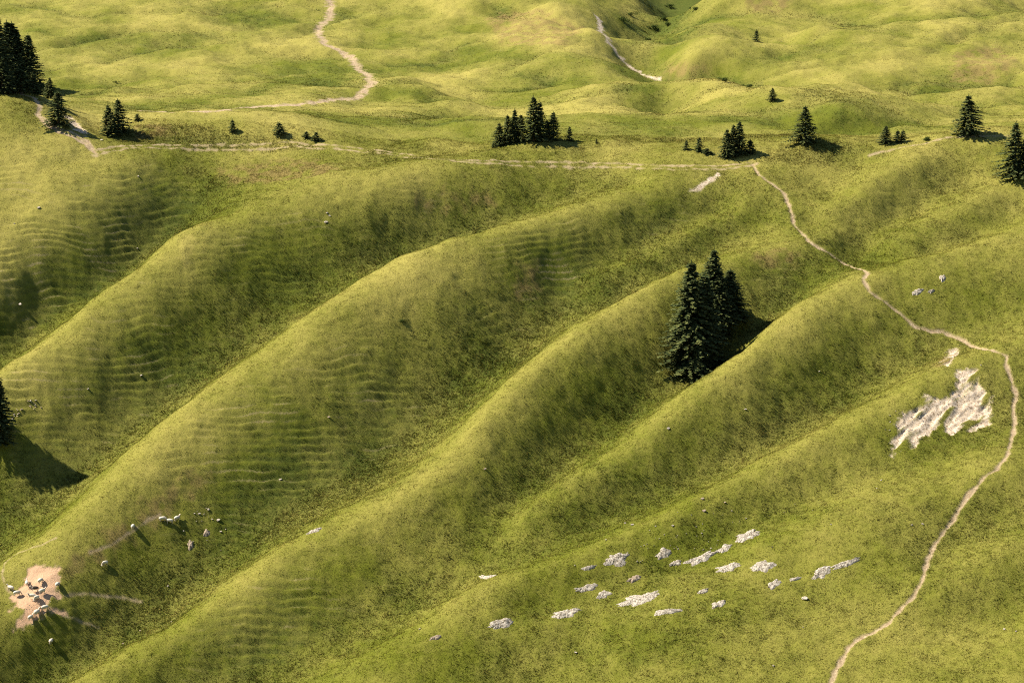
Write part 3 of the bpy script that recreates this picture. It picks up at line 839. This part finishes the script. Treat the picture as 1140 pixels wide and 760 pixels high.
for a in [
 ('B',768,412,124,50,'tallest spruce at the front left of the big cluster, slim pointed top',G1),
 ('B',783,404,102,46,'front right spruce of the big cluster, rusty brown tips near its top',G1),
 ('B',794,362,85,36,'rear spruce of the big cluster with the highest top',G1),
 ('B',800,372,72,30,'short spruce wedged between the rear and right spruces of the cluster',G1),
 ('B',812,357,58,38,'right spruce of the big cluster, broad and rounded',G1),
 ('M',556,161,25,15,'leftmost full spruce of the brow group, leaning outline',G2),
 ('M',565,160,32,15,'second spruce from the left in the brow group',G2),
 ('M',573,158,36,14,'third spruce of the brow group with a thin pointed top',G2),
 ('M',580,158,29,15,'fourth spruce of the brow group, bushy and lower',G2),
 ('M',594,158,49,21,'tallest spruce of the brow group',G2),
 ('M',601,157,43,17,'spruce standing right behind the tallest of the brow group',G2),
 ('M',609,156,22,12,'lower spruce left of the narrow right one in the brow group',G2),
 ('M',616,156,31,16,'narrow spruce with open branches at the right of the brow group',G2),
 ('S',634,156,15,8,'small lone spruce just right of the brow group',None),
 ('S',549,164,6,4,'tiny seedling spruce at the left foot of the brow group',None),
 ('S',664,160,5,3,'tiny seedling spruce alone on the brow right of the small spruce',None),
 ('B',-16,99,86,40,'spruce at the very edge of the upper left stand',G3),
 ('B',-2,98,82,36,'leftmost fully visible spruce top of the upper left stand',G3),
 ('B',10,98,74,34,'tallest middle spruce of the upper left stand',G3),
 ('B',20,99,66,30,'spruce right of the tallest in the upper left stand',G3),
 ('B',33,100,60,30,'rightmost tall spruce of the stand with long ragged branches',G3),
 ('B',15,98,72,38,'spruce filling the gap behind the middle of the upper left stand',G3),
 ('M',24,104,40,20,'lighter green smaller spruce in front of the dark stand',G3),
 ('M',37,105,22,14,'low spruce at the foot of the stand next to the path',G3),
 ('M',3,104,38,22,'dark low spruce hidden at the foot of the stand',G3),
 ('M',45,106,16,10,'young spruce at the right corner of the stand',G3),
 ('M',56,110,22,13,'dense small spruce standing right of the dark stand',None),
 ('S',66,113,10,8,'small bushy spruce behind the path spruce',None),
 ('M',65,140,37,23,'dark spruce in the bend of the track above the pale bank',None),
 ('M',121,151,35,17,'left spruce of the pair by the track junction',None),
 ('M',132,149,38,22,'right taller spruce of the pair by the track junction',None),
 ('S',153,134,7,7,'small rounded conifer on top of the herb bank',None),
 ('S',259,146,13,8,'slim young spruce leftmost along the grassy bank',G5),
 ('S',311,149,13,12,'widest young spruce along the grassy bank',G5),
 ('S',341,153,7,7,'third young spruce along the grassy bank',G5),
 ('S',352,156,9,9,'rightmost young spruce along the grassy bank',G5),
 ('S',764,167,10,7,'leftmost small spruce on the right part of the brow',G4),
 ('S',778,169,16,9,'slim small spruce with a bush at its foot on the brow',G4),
 ('S',787,171,6,10,'low spreading conifer at the foot of the slim small spruce',G4),
 ('M',809,174,31,16,'left spruce of the tight trio above the trail junction',G4),
 ('M',816,173,34,15,'middle spruce of the tight trio above the trail junction',G4),
 ('M',823,172,36,17,'right and tallest spruce of the tight trio above the junction',G4),
 ('S',835,171,15,12,'short round spruce beside the tight trio',G4),
 ('M',860,113,14,9,'small dark spruce in the hollow behind the brow',None),
 ('M',896,159,39,23,'broad lone spruce on the herb mound right of the trio',G4),
 ('M',986,160,19,13,'left spruce of the three small ones right of the mound',G4),
 ('S',999,159,13,9,'middle spruce of the three small ones right of the mound',G4),
 ('S',1005,158,13,9,'right spruce of the three small ones right of the mound',G4),
 ('M',1077,150,43,27,'large lone triangular spruce on the skyline of the right brow',G4),
 ('M',1129,198,61,26,'tall dark spruce at the right edge below the brow',G4),
 ('M',1143,196,45,26,'second spruce cut by the right edge below the brow',G4),
 ('S',842,47,13,7,'single small spruce high on the far slope',None),
 ('B',-1,490,78,32,'dark spruce half cut by the left edge of the slope',None),
]:
    spruce(*a)

# low bushes
def bush_mesh(seed):
    g = np.random.default_rng(seed); vs, fs, ts = [], [], []
    lobes = [(g.normal(0, .33), g.normal(0, .33), g.uniform(.25, .5), g.uniform(.28, .5)) for _ in range(7)]
    for i in range(700):
        lx, ly, lz, lr = lobes[int(g.integers(0, 7))]
        d = g.normal(0, 1, 3); d /= np.linalg.norm(d); r_ = lr * g.uniform(.6, 1.05)
        c = np.array([lx, ly, lz]) + d * r_; c[2] = max(.02, c[2])
        a = g.normal(0, 1, 3); a /= np.linalg.norm(a); b_ = np.cross(a, d); s_ = g.uniform(.05, .1)
        n0 = len(vs); vs += [c - a * s_, c + b_ * s_ * .6, c + a * s_, c - b_ * s_ * .6]; fs.append((n0, n0 + 1, n0 + 2, n0 + 3)); ts.append(g.uniform(0, 1))
    me = mesh_from('bush', np.array(vs), np.array(fs), {}, M_BUSH, smooth=False)
    at = me.attributes.new('tint', 'FLOAT', 'FACE'); at.data.foreach_set('value', np.array(ts, np.float32)); return me
def bush_mat():
    m, nt = new_mat('bush_leaves'); b = NB(nt)
    c = b.ramp(b.attr('tint').outputs['Fac'], [(0, (.028, .045, .012)), (1, (.065, .085, .022))])
    d = b.n('ShaderNodeBsdfDiffuse'); b.l(c, d.inputs[0]); o = b.n('ShaderNodeOutputMaterial'); b.l(d.outputs[0], o.inputs[0]); return m
M_BUSH = bush_mat()
BUSH = [bush_mesh(s) for s in (1, 2, 3)]
for px, py, wpx, lb in [
 (693,24,11,'dark green bush leftmost on the bank of the stream gully'),
 (702,18,8,'smaller bush right above the leftmost gully bush'),
 (746,8,10,'dark bush in the gully bed at the top edge'),
 (738,22,9,'dark bush in the narrow part of the stream gully'),
 (728,33,12,'wide dark bush lower in the stream gully'),
 (722,46,8,'small bush at the bend of the stream gully'),
 (774,11,7,'round bush alone on the slope right of the gully'),
 (744,28,8,'bush on the right bank of the stream gully'),
 (806,90,9,'green bush at the foot of the cut bank'),
 (834,97,8,'pale bush in the hollow left of the small spruce'),
 (1032,156,9,'low brownish bush on the brow right of the three small spruces'),
 (448,358,8,'small dark bush alone on the long central spur'),
 (129,92,4,'tiny dark bush alone on the left plateau'),
]:
    x_, y_ = hit(px, py); s_ = wpx * y_ / FPX
    o = link('bush', random.choice(BUSH)); o.location = (x_, y_, float(ground(x_, y_)[0])); o.scale = (s_ / 1.3, s_ / 1.3, s_ / 1.6); o.rotation_euler = (0, 0, random.uniform(0, 6))
    tag(o, lb, 'bush', 'bushes on the far slopes')

# ------------------------------------------------------------------ sheep
M_WOOL = plain_mat('cream_wool', [(.3, (.46, .41, .33)), (.7, (.62, .57, .49))], 5, .95, .04, 14)
M_DWOOL = plain_mat('dark_wool', [(.3, (.035, .028, .022)), (.7, (.08, .065, .05))], 5, .95, .04, 14)
M_FACE = plain_mat('sheep_skin', [(.3, (.40, .33, .27)), (.7, (.52, .45, .37))], 5, .8)
def skin_mesh(name, pts, edges, rad, mat, sub=2):
    me = bpy.data.meshes.new(name); me.from_pydata(pts, edges, [])
    o = bpy.data.objects.new(name, me); COL.objects.link(o)
    o.modifiers.new('skin', 'SKIN'); s_ = o.modifiers.new('sub', 'SUBSURF'); s_.levels = sub; s_.render_levels = sub
    for i, r_ in enumerate(rad):
        sv = me.skin_vertices[0].data[i]; sv.radius = r_ if isinstance(r_, tuple) else (r_, r_); sv.use_root = (i == 0)
    dg = bpy.context.evaluated_depsgraph_get(); ev = o.evaluated_get(dg)
    out = bpy.data.meshes.new_from_object(ev); out.name = name
    bpy.data.objects.remove(o); bpy.data.meshes.remove(me)
    out.materials.clear(); out.materials.append(mat)
    for p_ in out.polygons: p_.use_smooth = True
    return out
def sheep_meshes(graze):
    nk = [(.50, 0, .66), (.64, 0, .44), (.72, 0, .24), (.80, 0, .10)] if graze else [(.50, 0, .72), (.60, 0, .88), (.70, 0, .96), (.86, 0, .88)]
    pts = [(-.38, 0, .56), (-.10, 0, .57), (.22, 0, .58), (.40, 0, .60)] + nk
    rad = [.20, .22, .22, .18, .12, .085, .085, .045]
    e = [(i, i + 1) for i in range(7)]
    for bx_, s_ in ((-.36, -1), (-.36, 1), (.34, -1), (.34, 1)):
        n0 = len(pts); root = 0 if bx_ < 0 else 3
        back = bx_ < 0
        pts += [(bx_, .12 * s_, .44), (bx_ + (.05 if back else .02), .13 * s_, .30), (bx_ - (.06 if back else 0), .13 * s_, .20), (bx_, .13 * s_, .0)]
        rad += [.10, .055, .036, .032]
        e += [(root, n0), (n0, n0 + 1), (n0 + 1, n0 + 2), (n0 + 2, n0 + 3)]
    hx = pts[6]
    for s_ in (-1, 1):
        n0 = len(pts); pts.append((hx[0] - .02, .16 * s_, hx[2] + .02)); rad.append(.025); e.append((6, n0))
    n0 = len(pts); pts.append((-.62, 0, .44)); rad.append(.03); e.append((0, n0))
    body = skin_mesh('body', pts, e, rad, M_FACE)
    bm = bmesh.new(); bmesh.ops.create_uvsphere(bm, u_segments=28, v_segments=18, radius=1)
    for v_ in bm.verts:
        c = v_.co; k_ = 1 + .07 * pnoise(np.array([c.x * 4 + c.z * 3]), np.array([c.y * 4 - c.z * 2]), 401)[0] + .04 * pnoise(np.array([c.x * 9]), np.array([c.y * 9 + c.z * 8]), 402)[0]
        v_.co = Vector((c.x * .58 * k_ - .01, c.y * .265 * k_ * (1 - .12 * c.x), c.z * .27 * k_ + .585 + .03 * c.x))
    fl = bpy.data.meshes.new('fleece'); bm.to_mesh(fl); bm.free(); fl.materials.append(M_WOOL)
    for p_ in fl.polygons: p_.use_smooth = True
    return body, fl
SHEEP = [sheep_meshes(True), sheep_meshes(False)]
DARKF = SHEEP[1][1].copy(); DARKF.materials.clear(); DARKF.materials.append(M_DWOOL)
def sheep(px, py, heading, pose, label, dark=False, k=1.0):
    x_, y_ = hit(px, py); gz = float(ground(x_, y_)[0])
    o = thing('sheep', label, 'sheep', (x_, y_, gz - .02), R(heading), 'sheep on and around the bare earth patch')
    o.scale = (.98 * k,) * 3
    b_, f_ = SHEEP[pose]
    link('body', b_, o); link('fleece', DARKF if dark else f_, o)
for a in [
 (12,657,150,1,'cream sheep at the left rim of the bare earth patch'),
 (19,663,20,0,'cream sheep grazing just right of the left rim one'),
 (45,649,60,0,'cream sheep alone in the upper middle of the earth patch'),
 (30,651,100,1,'cream sheep at the upper left of the earth patch'),
 (64,652,70,0,'cream sheep at the upper right of the earth patch'),
 (39,658,200,1,'dark brown sheep in the middle of the earth patch',True),
 (47,661,40,1,'cream sheep right of the dark one in the middle of the patch'),
 (36,667,190,1,'larger cream sheep left in the huddle on the patch'),
 (41,669,240,0,'cream sheep in front of the huddle on the patch'),
 (34,690,60,1,'left cream sheep of the two at the bottom of the earth patch'),
 (41,685,65,1,'right and bigger cream sheep of the two at the bottom of the patch',False,1.2),
 (50,679,30,0,'cream sheep just above the bottom two on the patch'),
 (117,628,230,0,'cream sheep grazing alone right of the earth patch'),
 (148,589,80,0,'cream sheep alone on the thin trail below the brown strip'),
 (181,580,10,0,'leftmost sheep of the three in a row on the grass'),
 (189,583,180,1,'middle sheep of the three in a row on the grass'),
 (197,579,50,1,'rightmost sheep of the three in a row on the grass'),
 (57,717,75,0,'cream sheep on the dark slope below the earth patch'),
]:
    sheep(*a)
# ------------------------------------------------------------------ light, sky, camera
SUN_EL, SUN_AZ = R(48), R(-80)        # azimuth measured from +Y towards +X: light comes from the left and slightly from behind the slope
sd = Vector((math.cos(SUN_EL) * math.sin(SUN_AZ), math.cos(SUN_EL) * math.cos(SUN_AZ), math.sin(SUN_EL)))
sun = bpy.data.lights.new('sun', 'SUN'); sun.energy = 5.0; sun.angle = R(1.2); sun.color = (1, .91, .73)
so = bpy.data.objects.new('sun', sun); COL.objects.link(so); so.location = (-200, 450, 250); so.rotation_euler = sd.to_track_quat('Z', 'Y').to_euler()
w = bpy.data.worlds.new('World'); SC.world = w; w.use_nodes = True
nt = w.node_tree; bg = nt.nodes['Background']; sk = nt.nodes.new('ShaderNodeTexSky'); sk.sky_type = 'NISHITA'; sk.sun_disc = False
sk.sun_elevation = SUN_EL; sk.sun_rotation = SUN_AZ; sk.altitude = 1700
nt.links.new(sk.outputs[0], bg.inputs[0]); bg.inputs[1].default_value = .068
cam = bpy.data.cameras.new('camera'); cam.sensor_width = 36; cam.lens = FPX / 1140 * 36; cam.clip_start = 1; cam.clip_end = 8000
co = bpy.data.objects.new('camera', cam); COL.objects.link(co); co.location = (0, 0, 0); co.rotation_euler = (math.pi / 2 - PITCH, 0, 0)
SC.camera = co
SC.view_settings.view_transform = 'Standard'; SC.view_settings.look = 'None'; SC.view_settings.gamma = 1; SC.view_settings.exposure = 1.3
SC.view_settings.use_curve_mapping = False

SC.cycles.use_denoising = False
SC.cycles.pixel_filter_type = 'BLACKMAN_HARRIS'; SC.cycles.filter_width = 1.05
